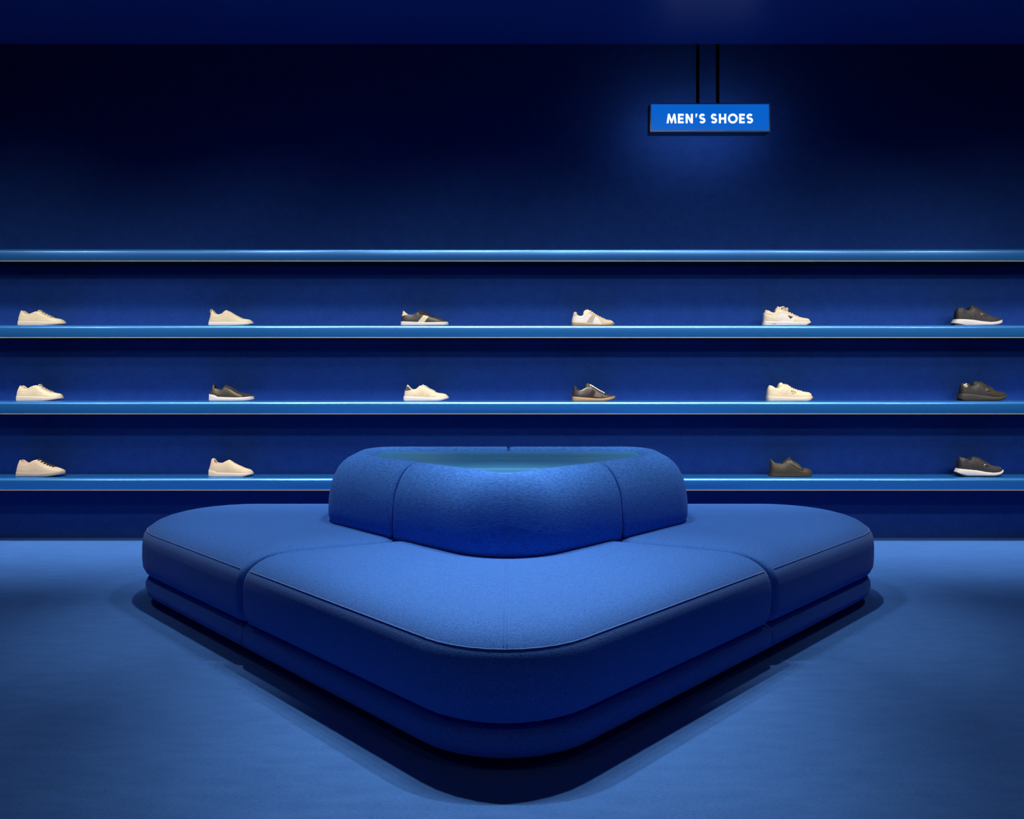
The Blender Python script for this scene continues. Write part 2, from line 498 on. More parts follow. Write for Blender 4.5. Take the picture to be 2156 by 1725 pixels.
def rect_poly_letter(ch, a, b):
    X0, X1 = lx(a), lx(b); Wd = X1 - X0; s = H * .205
    def T(pts): return [(X0 + u * Wd, LB + v * H) for u, v in pts]
    h = s / H; wv = s / Wd
    if ch == 'E': P = [(0, 0), (1, 0), (1, h), (wv, h), (wv, .5 - h * .46), (.93, .5 - h * .46), (.93, .5 + h * .46), (wv, .5 + h * .46), (wv, 1 - h), (1, 1 - h), (1, 1), (0, 1)]
    if ch == 'H': P = [(0, 0), (wv, 0), (wv, .5 - h / 2), (1 - wv, .5 - h / 2), (1 - wv, 0), (1, 0), (1, 1), (1 - wv, 1), (1 - wv, .5 + h / 2), (wv, .5 + h / 2), (wv, 1), (0, 1)]
    if ch == 'N': P = [(0, 0), (wv, 0), (wv, .62), (1 - wv * 1.02, 0), (1, 0), (1, 1), (1 - wv, 1), (1 - wv, .38), (wv * 1.02, 1), (0, 1)]
    if ch == 'M': P = [(0, 0), (wv, 0), (.26, .60), (.44, 0), (.56, 0), (.74, .60), (1 - wv, 0), (1, 0), (.86, 1), (.70, 1), (.5, .36), (.30, 1), (.14, 1)]
    if ch == "'": P = [(.30, .62), (.58, .62), (1, 1.0), (.26, 1.0)]
    return extr(T(P), 'apostrophe' if ch == "'" else 'letter')
def stroke_letter(path, th, closed=False):
    n = len(path); L, Rr = [], []
    for i, p in enumerate(path):
        a = path[i - 1] if (i or closed) else p; b_ = path[(i + 1) % n] if (i < n - 1 or closed) else p
        d = (Vector(b_) - Vector(a)).normalized(); nn = Vector((-d.y, d.x))
        L.append(Vector(p) + nn * th / 2); Rr.append(Vector(p) - nn * th / 2)
    q = MB(); rings = []
    for l_, r_ in zip(L, Rr):
        rings.append([S3(l_.x, YS - .002, l_.y), S3(r_.x, YS - .002, r_.y), S3(r_.x, YS + .0005, r_.y), S3(l_.x, YS + .0005, l_.y)])
    if closed: rings.append(rings[0])
    q.loft(rings, True, not closed, not closed)
    return q.build('letter', M['letter'], sign, False)
def s_letter(a, b):
    X0, X1 = lx(a), lx(b); th = H * .205; cx = (X0 + X1) / 2
    Hh = H * 1.03; base = LB - H * .015
    rx = (X1 - X0) / 2 - th / 2; ry = (Hh - th) / 4
    pts = []
    c1 = base + Hh - th / 2 - ry; c2 = base + th / 2 + ry
    for i in range(17):
        an = math.radians(28 + (270 - 28) * i / 16); pts.append((cx + rx * .94 * math.cos(an), c1 + ry * math.sin(an)))
    for i in range(1, 17):
        an = math.radians(90 - (90 + 152) * i / 16); pts.append((cx + rx * math.cos(an), c2 + ry * math.sin(an)))
    return stroke_letter(pts, th)
def o_letter(a, b):
    X0, X1 = lx(a), lx(b); th = H * .205; cx = (X0 + X1) / 2; cz = LB + H / 2
    rx = (X1 - X0) / 2 - th / 2; rz = H * 1.04 / 2 - th / 2
    return stroke_letter([(cx + rx * math.cos(2 * PI * i / 40), cz + rz * math.sin(2 * PI * i / 40)) for i in range(40)], th, True)
for ch, a, b_ in (('M', 705, 795), ('E', 808, 860), ('N', 878, 943), ("'", 961, 986), ('S', 1000, 1057), ('S', 1106, 1163), ('H', 1180, 1246), ('O', 1262, 1350), ('E', 1364, 1414), ('S', 1430, 1489)):
    if ch == 'S': s_letter(a, b_)
    elif ch == 'O': o_letter(a, b_)
    else: rect_poly_letter(ch, a, b_)

# ------------------------------------------------------------------ shoes
YSH = 4.967
SCL = F / YSH                     # px per metre at the shoes
ZM = 1 / 11.978 / SCL             # metres per pixel of the enlarged tracing
PLAN = [(0, .014), (.008, .020), (.02, .0255), (.04, .0300), (.08, .0335), (.14, .0355), (.25, .0365), (.4, .0370), (.52, .0410), (.64, .0455), (.74, .0470),
        (.82, .0445), (.88, .0395), (.93, .0320), (.965, .0235), (.985, .0155), (1, .006)]
def lerp_tab(tab, x):
    if x <= tab[0][0]: return tab[0][1]
    for (a, b_), (c, d) in zip(tab, tab[1:]):
        if x <= c: return b_ + (d - b_) * (x - a) / (c - a) if c > a else d
    return tab[-1][1]
def smooth(e0, e1, x):
    t = min(1, max(0, (x - e0) / (e1 - e0))); return t * t * (3 - 2 * t)
def stations(n): return [.5 - .5 * math.cos(PI * i / n) for i in range(n + 1)]

class Shoe:
    def __init__(s, x0, shelf, bot, top, heel, sole, bottom, opening, label, name='sneaker', cat='shoe', group=None, sole_kind=None):
        """tracings in pixels of the enlarged photo; x0: left edge of the crop, bot: y where the shoe stands"""
        hx = bottom[0][0]; tx = max(bottom[-1][0], top[-1][0])
        s.cx = (hx + tx) / 2
        s.bot = bot
        wx = (x0 + s.cx / 11.978 - VPX) / SCL
        s.root = thing(name, label, cat, (wx, YSH, tops[shelf]), group)
        cv = s.cv
        s.T = [cv(p) for p in top]; s.H = [cv(p) for p in heel]; s.S = [cv(p) for p in sole]; s.B = [cv(p) for p in bottom]
        s.op = [(q - s.cx) * ZM for q in opening]
        s.bvh = None
    def cv(s, p): return ((p[0] - s.cx) * ZM, (s.bot - p[1]) * ZM + .0002)
    def heel_dx(s, z):
        tab = sorted([(b_, a - s.H[0][0]) for a, b_ in s.H]); return lerp_tab(tab, z)
    def upper(s, m, seam_m=None, seams=(), inner=None, name='upper', wscale=1.0):
        xa, xb = s.H[0][0], s.T[-1][0]; L = xb - xa
        sections = []
        N = 56; ss = stations(N)
        for q in ss:
            xn = xa + L * q
            zb = lerp_tab(s.S, xn) - .004
            fall = max(0, 1 - q / .30) ** 1.6
            z = lerp_tab(s.T, xn)
            for _ in range(6):
                xt = xn + s.heel_dx(z) * fall; z = lerp_tab(s.T, xt)
            h = max(z - zb, .002)
            w_ = lerp_tab(PLAN, q) * .94 * wscale
            o0, o1 = s.op; r = .018
            o = smooth(o0 - r * .3, o0 + r, xt) * (1 - smooth(o1 - r * .6, o1 + r * .2, xt))
            half = []
            for j in range(13):
                a = j / 12 * PI / 2
                pw = .75 if q < .75 else .75 + .15 * (q - .75) / .25
                ya = w_ * max(math.cos(a), 0) ** pw; za = zb + h * math.sin(a) ** .85
                if j <= 8:
                    t = j / 8; yo = w_ * (1 + .05 * math.sin(PI * t) - .36 * t ** 1.7); zo = zb + h * t
                else:
                    t = (j - 8) / 4; rim = w_ * .64
                    yo = (rim - .0035) * (1 - t) if t < 1 else 0
                    fl = max(zb + .006, z - .055)
                    zo = z - .001 + (fl - z) * (min(1, t * 1.25)) ** .8
                    if j == 9: yo = rim - .0035; zo = z - .0015
                half.append((ya + (yo - ya) * o, za + (zo - za) * o))
            mz = max(p[1] for p in half)
            half = [(y, zb + (zz - zb) * h / (mz - zb)) for y, zz in half]
            sec = []
            for y, zz in half:
                sec.append((xn + s.heel_dx(zz) * fall, -y, zz))
            for y, zz in half[-2::-1]:
                sec.append((xn + s.heel_dx(zz) * fall, y, zz))
            sections.append(sec)
        b = MB(); b.loft(sections, False, True, True)
        if inner:
            # faces of the inside of the collar take the lining material
            ne = 24
            for i in range(N):
                for j in range(ne):
                    if 9 <= j <= 14:
                        x_ = sections[i][0][0]
                        if s.op[0] < x_ < s.op[1]: b.mi[i * ne + j] = 2
        s.bvh = BVHTree.FromPolygons([Vector(v) for v in b.v], b.f)
        if seam_m:
            for line in seams:
                for side in (-1, 1):
                    pts = s.onside(s.dense(line), side, .0002)
                    if len(pts) > 2: b.tube(pts, .0008, 4, 1)
        else: seam_m = m
        s.up = b.build(name, [m, seam_m, inner or m], s.root, True, 60)
        return s.up
    def dense(s, line, n=None, px=True):
        pts = [s.cv(p) for p in line] if px else line
        out = []
        for (a, b_), (c, d) in zip(pts, pts[1:]):
            k_ = max(1, int(math.hypot(c - a, d - b_) / .004))
            for i in range(k_): out.append((a + (c - a) * i / k_, b_ + (d - b_) * i / k_))
        out.append(pts[-1]); return out
    def hit(s, x, z, side):
        r = s.bvh.ray_cast(Vector((x, side * .3, z)), Vector((0, -side, 0)))
        return r[0]
    def onside(s, pts, side, off):
        out = []
        for x, z in pts:
            h = s.hit(x, z, side)
            if h is None: continue
            out.append(Vector((x, h.y + side * off, z)))
        return out
    def patch(s, lo, hi, m, name, thick=.0012, nu=14, nv=8, sides=(-1, 1), parent=None):
        """skin between two traced polylines laid over the side of the upper"""
        def res(line, n):
            P_ = [s.cv(p) for p in line]; d = [0]
            for a, b_ in zip(P_, P_[1:]): d.append(d[-1] + math.hypot(b_[0] - a[0], b_[1] - a[1]))
            o = []
            for i in range(n + 1):
                t = d[-1] * i / n
                o.append((lerp_tab(list(zip(d, [p[0] for p in P_])), t), lerp_tab(list(zip(d, [p[1] for p in P_])), t)))
            return o
        A_, B_ = res(lo, nu), res(hi, nu)
        for side in sides:
            rows = []
            for i in range(nu + 1):
                row = []
                for j in range(nv + 1):
                    x = A_[i][0] + (B_[i][0] - A_[i][0]) * j / nv; z = A_[i][1] + (B_[i][1] - A_[i][1]) * j / nv
                    h = s.hit(x, z, side)
                    if h is None:
                        # just past the silhouette: fold towards the centre plane
                        zz = z
                        for _ in range(24):
                            zz -= .0007
                            h = s.hit(x, zz, side)
                            if h is not None: break
                        y = (h.y if h is not None else 0)
                        z = zz + .0004
                    else: y = h.y
                    row.append(Vector((x, y + side * thick, z)))
                rows.append(row)
            b = MB(); back = [[p - Vector((0, side * thick * 1.6, 0)) for p in r] for r in rows]
            full = [r + bk_[::-1] for r, bk_ in zip(rows, back)]
            b.loft(full, True, True, True)
            b.build(name, m, parent or s.up, True, 50)
    def sole(s, m, name='sole', top=None, bottom=None, wadd=.003, line_m=None, parent=None, wtop=None):
        S_ = [s.cv(p) for p in top] if top else s.S; B_ = [s.cv(p) for p in bottom] if bottom else s.B
        xa, xb = S_[0][0], S_[-1][0]; ya, yb = B_[0][0], B_[-1][0]
        rings = []
        for q in stations(44):
            xt = xa + (xb - xa) * q; xo = ya + (yb - ya) * q
            zt, zb = lerp_tab(S_, xt), lerp_tab(B_, xo)
            zb = min(zb, zt - .0008)
            w_ = lerp_tab(PLAN, q) + wadd
            half = [(w_ * .93, 0), (w_ * .985, .12), (w_, .35), (w_, .7), (w_ * .985, .92), (w_ * .94, 1)]
            sec = [(xo + (xt - xo) * v, -y, zb + (zt - zb) * v) for y, v in half] + [(xo + (xt - xo) * v, y, zb + (zt - zb) * v) for y, v in half[::-1]]
            rings.append(sec)
        b = MB(); b.loft(rings, True, True, True)
        return b.build(name, m, parent or s.root, True, 50)
    def band(s, m, line, name='sole_line', r=.0007, wadd=.003, parent=None):
        """thin groove line round the sole side"""
        pts = s.dense(line); b = MB()
        xa, xb = s.S[0][0], s.S[-1][0]
        for side in (-1, 1):
            L = [Vector((x, side * (lerp_tab(PLAN, max(0, min(1, (x - xa) / (xb - xa)))) + wadd), z)) for x, z in pts]
            b.tube(L, r, 4)
            b.build(name, m, parent or s.root); b = MB()
    def down(s, x, y):
        r = s.bvh.ray_cast(Vector((x, y, .3)), Vector((0, 0, -1))); return r[0]
    def laces(s, m, xs, xe_, n, r=.0022, hw=.019, slant=.004, lift=.0012, bow=None, name='laces'):
        b = MB()
        X0, X1 = (xs - s.cx) * ZM, (xe_ - s.cx) * ZM
        for i in range(n):
            x = X0 + (X1 - X0) * i / max(1, n - 1)
            for sg in ((1,) if slant < .0045 else (1, -1)):
                pts = []
                for j in range(9):
                    y = -hw + 2 * hw * j / 8
                    xx = x + sg * slant * j / 8
                    h = s.down(xx, y)
                    if h is not None: pts.append(Vector((xx, y, h.z + lift)))
                if len(pts) > 2: b.tube(pts, r, 6)
        if bow:
            for bx, bz, rx, rz in bow:
                cx_, cz_ = s.cv((bx, bz))
                for side in (-1, 1):
                    pts = [Vector((cx_ + rx * ZM * math.cos(a), side * (.010 + .007 * math.sin(a)), cz_ + rz * ZM * math.sin(a))) for a in [2 * PI * i / 16 for i in range(16)]]
                    b.tube(pts, r, 6, closed=True)
        return b.build(name, m, s.root)
    def loop(s, m, cx_, cz_, rx, rz, r=.0016, name='pull_loop', w_=.006):
        b = MB(); x, z = s.cv((cx_, cz_)); n = 18
        rings = []
        for i in range(n + 1):
            a = 2 * PI * i / n; c = Vector((x + rx * ZM * math.cos(a), 0, z + rz * ZM * math.sin(a)))
            o = Vector((math.cos(a), 0, math.sin(a)))
            rings.append([c + o * r + Vector((0, -w_, 0)), c + o * r + Vector((0, w_, 0)), c - o * r + Vector((0, w_, 0)), c - o * r + Vector((0, -w_, 0))])
        b.loft(rings, True); return b.build(name, m, s.root, True, 50)
    def studs(s, m, pts, r=.003, name='heel_stud'):
        for px in pts:
            x, z = s.cv(px); b = MB()
            b.tube([(x, -.009, z), (x - .001, -.004, z), (x - .001, .004, z), (x, .009, z)], r, 8)
            b.build(name, m, s.root)
    def triangle(s, pts, m, rim=None, name='triangle_plate', line=False):
        P_ = [s.cv(p) for p in pts]
        c = (sum(p[0] for p in P_) / 3, sum(p[1] for p in P_) / 3)
        for side in (-1, 1):
            v = []
            for off in (.0024, 0):
                for x, z in P_:
                    h = s.hit(x, z, side); v.append(Vector((x, (h.y if h else 0) + side * off, z)))
            if not line:
                b = MB(); b.add(v, [(0, 1, 2), (5, 4, 3), (0, 3, 4, 1), (1, 4, 5, 2), (2, 5, 3, 0)]); pl = b.build(name, m, s.up, False)
            else: pl = s.up
            if rim:
                b = MB(); b.tube(v[:3], .0013, 5, closed=True); b.build('triangle_rim', rim, pl)
    def tongue(s, pts, m, width=.020, name='tongue', th=.004):
        """side profile of the tongue swept across the instep; pts: outer contour"""
        P_ = [s.cv(p) for p in pts]; rings = []
        for j in range(9):
            u = -1 + 2 * j / 8; y = u * width; sh = (1 - u * u) ** .5 if abs(u) < 1 else 0
            rings.append([Vector((x, y, z - .012 * (1 - sh))) for x, z in P_])
        b = MB(); b.loft(rings, True, True, True); return b.build(name, m, s.root, True, 60)
    def lugs(s, m, xs, zy, name='tread_lug', w_=26, h=14):
        b = MB(); xa, xb = s.S[0][0], s.S[-1][0]
        for px, py in zip(xs, zy):
            x, z = s.cv((px, py)); ww = lerp_tab(PLAN, max(0, min(1, (x - xa) / (xb - xa))))
            b.box((x - w_ / 2 * ZM, -ww - .002, z - h / 2 * ZM), (x + w_ / 2 * ZM, ww + .002, z + h / 2 * ZM))
        b.build(name, m, s.root, False)

G1, G2, G3 = 'sneakers in the upper shoe row', 'sneakers in the middle shoe row', 'shoes in the bottom shoe row'

# -- low court shoe with studded heel, three colours (leftmost column)
def court(x0, shelf, bot, top, heel, sole, bottom, op, seams, label, up, seam, solem, lace, lx0, lx1, studs, grp, inner, nl=5, extra=None):
    s = Shoe(x0, shelf, bot, top, heel, sole, bottom, op, label, group=grp)
    s.sole(solem); s.upper(up, seam, seams, inner)
    s.laces(lace, lx0, lx1, nl, r=.0036, lift=.0022, slant=.006 if nl > 5 else .004, hw=.018)
    s.studs(up, studs)
    return s
court(0, 1, 772, [(548, 392), (562, 386), (590, 395), (620, 415), (665, 455), (700, 480), (740, 487), (800, 475), (860, 450), (900, 432), (950, 415), (985, 400), (1010, 388), (1040, 405), (1075, 438), (1160, 486), (1250, 530), (1320, 560), (1400, 578), (1500, 594), (1570, 618), (1620, 650), (1650, 685), (1660, 712)],
      [(492, 665), (503, 600), (520, 510), (548, 392)], [(492, 660), (700, 660), (1000, 668), (1300, 682), (1500, 694), (1660, 700)], [(490, 772), (1200, 772), (1400, 757), (1550, 742), (1662, 722)],
      (560, 970), [[(530, 505), (580, 520), (640, 533), (720, 535), (800, 514), (860, 480), (895, 450)], [(895, 450), (1000, 502), (1100, 548), (1200, 580), (1290, 592)], [(1290, 592), (1310, 640), (1330, 680)]],
      'cream leather lace-up sneaker at the left end of the upper shoe row',
      M['cream'], M['cream_seam'], M['cream_sole'], M['lace_cream'], 1012, 1290, [(494, 620), (494, 575), (492, 700), (490, 740), (508, 555)], G1, M['inner_tan'])
court(0, 2, 756, [(518, 378), (535, 370), (560, 374), (610, 410), (650, 450), (700, 462), (760, 442), (840, 394), (900, 375), (960, 362), (1010, 350), (1035, 378), (1060, 412), (1130, 457), (1200, 497), (1270, 527), (1340, 545), (1420, 562), (1500, 575), (1550, 602), (1575, 650), (1588, 683)],
      [(452, 635), (463, 560), (482, 480), (518, 378)], [(452, 632), (800, 640), (1100, 655), (1300, 664), (1588, 668)], [(450, 756), (1200, 756), (1350, 740), (1480, 716), (1592, 690)],
      (530, 960), [[(490, 488), (550, 508), (640, 520), (720, 512), (800, 470), (880, 420)], [(860, 408), (960, 462), (1060, 520), (1160, 560)], [(1250, 560), (1260, 600), (1300, 640)]],
      'plain cream leather sneaker with cream sole at the left end of the middle shoe row',
      M['cream'], M['cream_seam'], M['cream_sole'], M['lace_cream'], 1010, 1280, [(456, 590), (462, 545), (452, 680), (450, 720)], G2, M['inner_tan'])
s = court(0, 3, 757, [(515, 352), (535, 342), (565, 348), (610, 385), (665, 425), (720, 435), (780, 415), (850, 370), (920, 345), (990, 328), (1020, 352), (1080, 395), (1160, 440), (1240, 480), (1320, 505), (1400, 528), (1500, 560), (1590, 595), (1625, 640), (1636, 672)],
      [(448, 640), (458, 560), (478, 470), (515, 352)], [(446, 640), (700, 655), (1000, 662), (1200, 655), (1400, 640), (1600, 620), (1630, 640)], [(442, 752), (1150, 752), (1350, 738), (1500, 715), (1640, 685)],
      (530, 940), [[(490, 465), (560, 485), (640, 510), (720, 500), (800, 470), (860, 430)], [(875, 385), (980, 445), (1100, 510), (1200, 560), (1270, 580)], [(515, 530), (505, 640)]],
      'pinkish beige suede sneaker with dark laces, at the left end of the bottom shoe row',
      M['pink_suede'], M['cream_seam'], M['grey_sole'], M['lace_dark'], 1005, 1360, [(452, 600), (460, 560), (466, 520)], G3, M['inner_tan'], nl=6)
s.band(M['cream_seam'], [(460, 722), (1120, 722), (1160, 680)])

# -- stretch slip-ons (second column)
s = Shoe(400, 1, 775, [(552, 395), (565, 378), (590, 385), (612, 425), (650, 472), (700, 492), (760, 493), (820, 477), (860, 450), (895, 405), (925, 374), (960, 400), (1010, 412), (1060, 442), (1150, 500), (1250, 550), (1340, 595), (1420, 604), (1500, 618), (1555, 645), (1588, 682), (1598, 710)],
         [(492, 690), (497, 640), (522, 590), (533, 500), (552, 395)], [(490, 690), (900, 690), (1200, 696), (1400, 700), (1595, 700)], [(488, 775), (1250, 775), (1400, 765), (1500, 752), (1602, 718)],
         (585, 905), 'creamy white stretch slip-on sneaker with heel loop, in the upper shoe row', 'slip_on_sneaker', 'shoe', G1)
s.sole(M['white_sole']); s.upper(M['cream'], M['cream_seam'], [[(600, 560), (660, 568), (730, 580), (780, 555), (850, 510), (905, 455)], [(500, 625), (600, 640), (680, 675)]], M['inner_tan'])
s.loop(M['cream'], 542, 410, 22, 48)
s.patch([(905, 445), (1000, 500), (1100, 560), (1180, 598), (1345, 603)], [(925, 378), (1000, 415), (1080, 458), (1200, 528), (1340, 597)], M['tan_knit'], 'elastic_gusset')
s = Shoe(400, 2, 770, [(580, 405), (600, 352), (625, 370), (642, 410), (655, 450), (720, 488), (790, 490), (850, 468), (880, 430), (930, 405), (985, 397), (1050, 432), (1130, 487), (1230, 545), (1330, 580), (1420, 590), (1500, 605), (1560, 630), (1600, 655), (1606, 668)],
         [(512, 605), (545, 550), (565, 480), (580, 405)], [(505, 600), (600, 610), (680, 627), (735, 665), (900, 676), (1200, 682), (1400, 676), (1605, 655)], [(500, 755), (600, 762), (1100, 768), (1400, 765), (1520, 752), (1617, 728)],
         (640, 900), 'black leather slip-on sneaker with thick white sole and heel loop, in the middle shoe row', 'slip_on_sneaker', 'shoe', G2)
s.sole(M['white_sole']); s.upper(M['olive'], M['charcoal_seam'], [[(1340, 600), (1370, 670)], [(640, 500), (720, 510), (800, 500), (900, 450)]], M['inner'])
s.patch([(950, 445), (1050, 480), (1150, 540), (1250, 590), (1340, 610)], [(985, 400), (1050, 434), (1130, 489), (1230, 547), (1330, 582)], M['brown_suede'], 'elastic_gusset')
s.patch([(1375, 665), (1480, 672), (1590, 655)], [(1340, 590), (1440, 596), (1560, 634)], M['brown_suede'], 'toe_cap')
s.loop(M['black'], 602, 400, 34, 52)
s.tongue([(860, 470), (880, 395), (915, 366), (945, 385), (985, 398), (930, 440)], M['brown_suede'])
s = Shoe(400, 3, 757, [(555, 345), (572, 318), (600, 310), (635, 345), (655, 400), (700, 428), (780, 433), (850, 415), (920, 376), (990, 340), (1040, 370), (1100, 415), (1200, 470), (1290, 510), (1370, 550), (1450, 570), (1530, 595), (1575, 640), (1598, 682)],
         [(496, 590), (512, 540), (540, 450), (545, 375), (555, 345)], [(492, 588), (600, 600), (680, 620), (720, 655), (1300, 666), (1590, 656)], [(490, 745), (650, 757), (1350, 755), (1450, 740), (1602, 692)],
         (610, 950), 'beige suede slip-on sneaker with heel loop, in the bottom shoe row', 'slip_on_sneaker', 'shoe', G3)
s.sole(M['cream_sole']); s.upper(M['beige_suede'], M['cream_seam'], [[(610, 490), (650, 512), (720, 518), (790, 495)], [(1330, 560), (1340, 650)]], M['inner_tan'])
s.patch([(985, 365), (1060, 415), (1180, 490), (1330, 550)], [(990, 343), (1060, 388), (1190, 466), (1340, 540)], M['cream'], 'elastic_gusset')
s.loop(M['beige_suede'], 592, 348, 36, 34)

# -- third column
s = Shoe(800, 1, 780, [(578, 420), (592, 395), (620, 410), (660, 455), (700, 490), (740, 505), (830, 505), (900, 475), (930, 445), (970, 407), (1040, 395), (1080, 412), (1130, 442), (1200, 482), (1300, 527), (1400, 555), (1500, 585), (1600, 620), (1680, 660), (1708, 684)],
         [(548, 678), (552, 560), (570, 440), (578, 420)], [(535, 672), (700, 682), (1000, 696), (1300, 702), (1500, 697), (1715, 682)], [(532, 776), (560, 780), (1550, 778), (1650, 768), (1728, 745)],
         (610, 950), 'dark sneaker with slanting white side stripe and white heel tab, in the upper shoe row', group=G1)
s.sole(M['white_sole']); s.upper(M['charcoal'], M['olive_patch'], [[(590, 600), (700, 560), (800, 560), (860, 540)], [(900, 500), (1000, 470), (1060, 500)]], M['inner'])
s.patch([(1115, 520), (1045, 600), (970, 692)], [(1248, 553), (1190, 625), (1128, 702)], M['cream'], 'side_stripe')
s.patch([(556, 545), (600, 535), (650, 520), (735, 500)], [(592, 400), (610, 405), (660, 458), (728, 496)], M['cream'], 'heel_tab')
s.patch([(1010, 500), (1100, 515), (1250, 550), (1340, 560)], [(975, 412), (1080, 418), (1200, 486), (1320, 535)], M['brown_suede'], 'eyestay')
s.patch([(1340, 620), (1450, 690), (1600, 688), (1690, 680)], [(1400, 562), (1500, 590), (1600, 625), (1690, 668)], M['olive'], 'toe_cap')
s.laces(M['lace_dark'], 1045, 1350, 7, r=.0028)
s.studs(M['silver'], [(1022, 430)], .0022, 'eyelet')
s = Shoe(810, 2, 768, [(548, 440), (567, 362), (580, 364), (600, 378), (640, 430), (690, 480), (760, 480), (810, 460), (860, 415), (900, 380), (950, 374), (1050, 412), (1100, 455), (1200, 505), (1290, 550), (1370, 572), (1450, 580), (1540, 600), (1585, 640), (1605, 668)],
         [(495, 660), (512, 520), (545, 440), (567, 362)], [(485, 652), (700, 662), (1000, 675), (1300, 690), (1500, 678), (1612, 655)], [(478, 742), (520, 768), (1350, 768), (1450, 752), (1615, 707)],
         (600, 900), 'off-white sneaker with dark green heel tab and white laces, in the middle shoe row', group=G2)
s.sole(M['white_sole']); s.upper(M['cream'], M['cream_seam'], [[(860, 435), (950, 450), (1030, 500), (1120, 530), (1200, 568), (1330, 585)], [(955, 520), (890, 655)], [(1000, 530), (950, 660)], [(1120, 550), (1050, 665)], [(1165, 565), (1090, 670)], [(620, 520), (700, 545), (800, 650)], [(1250, 670), (1290, 630), (1380, 605)]], M['inner_tan'])
s.patch([(522, 512), (580, 508), (640, 498), (680, 486)], [(555, 420), (585, 395), (615, 415), (672, 478)], M['greengrey'], 'heel_tab')
s.patch([(568, 372), (600, 400), (650, 455), (690, 492)], [(568, 364), (600, 380), (640, 432), (692, 480)], M['white_leather'], 'collar_piping')
s.laces(M['lace_white'], 962, 1250, 7, r=.0038, lift=.002)

# -- fourth column: gum-soled trainers
s = Shoe(1160, 1, 780, [(570, 455), (585, 432), (610, 426), (640, 438), (655, 490), (680, 525), (730, 540), (780, 530), (830, 497), (880, 465), (940, 440), (960, 395), (985, 395), (1050, 440), (1120, 490), (1200, 540), (1300, 590), (1400, 625), (1500, 640), (1555, 668), (1590, 710), (1598, 735)],
         [(520, 700), (527, 620), (555, 530), (570, 455)], [(518, 698), (700, 708), (900, 722), (1100, 742), (1300, 748), (1450, 738), (1520, 718), (1560, 702), (1598, 722)], [(520, 780), (1300, 780), (1450, 776), (1560, 764), (1600, 742)],
         (640, 930), 'white and grey panelled sneaker with tan gum sole, in the upper shoe row', group=G1)
s.sole(M['gum']); s.upper(M['white_leather'], M['grey_suede'], [[(640, 580), (720, 598), (790, 600), (860, 550), (940, 470)], [(560, 560), (545, 690)]], M['inner_tan'])
s.patch([(1030, 500), (955, 600), (885, 704)], [(1108, 548), (1065, 630), (1032, 716)], M['grey_suede'], 'side_stripe')
s.patch([(1160, 562), (1200, 640), (1262, 735)], [(1300, 596), (1330, 665), (1340, 735)], M['beige_suede'], 'vamp_panel')
s.patch([(1340, 735), (1450, 728), (1585, 705)], [(1300, 596), (1420, 632), (1560, 680)], M['beige_suede'], 'toe_cap')
s.patch([(930, 470), (1030, 500), (1120, 550), (1300, 625)], [(965, 412), (1050, 445), (1130, 500), (1310, 596)], M['beige_suede'], 'eyestay')
s.patch([(572, 550), (610, 540), (655, 522)], [(578, 440), (610, 430), (648, 470)], M['beige_suede'], 'heel_tab')
s.tongue([(835, 500), (812, 450), (830, 410), (870, 380), (930, 368), (965, 392), (900, 460)], M['lace_cream'])
s.laces(M['lace_cream'], 945, 1340, 9, r=.0030)
s = Shoe(1160, 2, 770, [(567, 425), (580, 402), (605, 394), (640, 410), (660, 460), (690, 500), (730, 515), (790, 495), (860, 450), (900, 430), (960, 385), (1000, 372), (1060, 412), (1140, 462), (1220, 512), (1310, 560), (1380, 595), (1450, 605), (1530, 620), (1588, 645), (1604, 658)],
         [(538, 660), (545, 560), (560, 480), (567, 425)], [(530, 660), (700, 675), (900, 690), (1100, 706), (1250, 710), (1400, 692), (1500, 667), (1610, 648)], [(535, 758), (560, 770), (1300, 770), (1450, 752), (1560, 717), (1615, 692)],
         (640, 920), 'black panelled sneaker with cream laces and tan gum sole, in the middle shoe row', group=G2)
s.sole(M['gum']); s.upper(M['charcoal'], M['charcoal_seam'], [[(585, 520), (580, 640)], [(1260, 600), (1290, 680)]], M['inner_tan'])
s.patch([(1120, 530), (1095, 600), (1068, 655)], [(1172, 565), (1215, 625), (1262, 688)], M['olive_patch'], 'side_panel')
s.patch([(1030, 480), (990, 560), (905, 660)], [(1110, 530), (1080, 600), (1050, 670)], M['brown_suede'], 'side_stripe')
s.patch([(575, 510), (600, 508), (650, 500)], [(576, 430), (605, 400), (650, 445)], M['black'], 'heel_tab')
s.patch([(700, 515), (790, 518), (880, 470), (950, 408)], [(700, 503), (790, 495), (860, 450), (940, 402)], M['inner_tan'], 'collar_lining')
s.tongue([(885, 445), (875, 395), (890, 345), (925, 322), (960, 345), (985, 375), (930, 430)], M['greengrey'])
s.laces(M['lace_white'], 1000, 1330, 7, r=.0034, slant=.007, lift=.002)

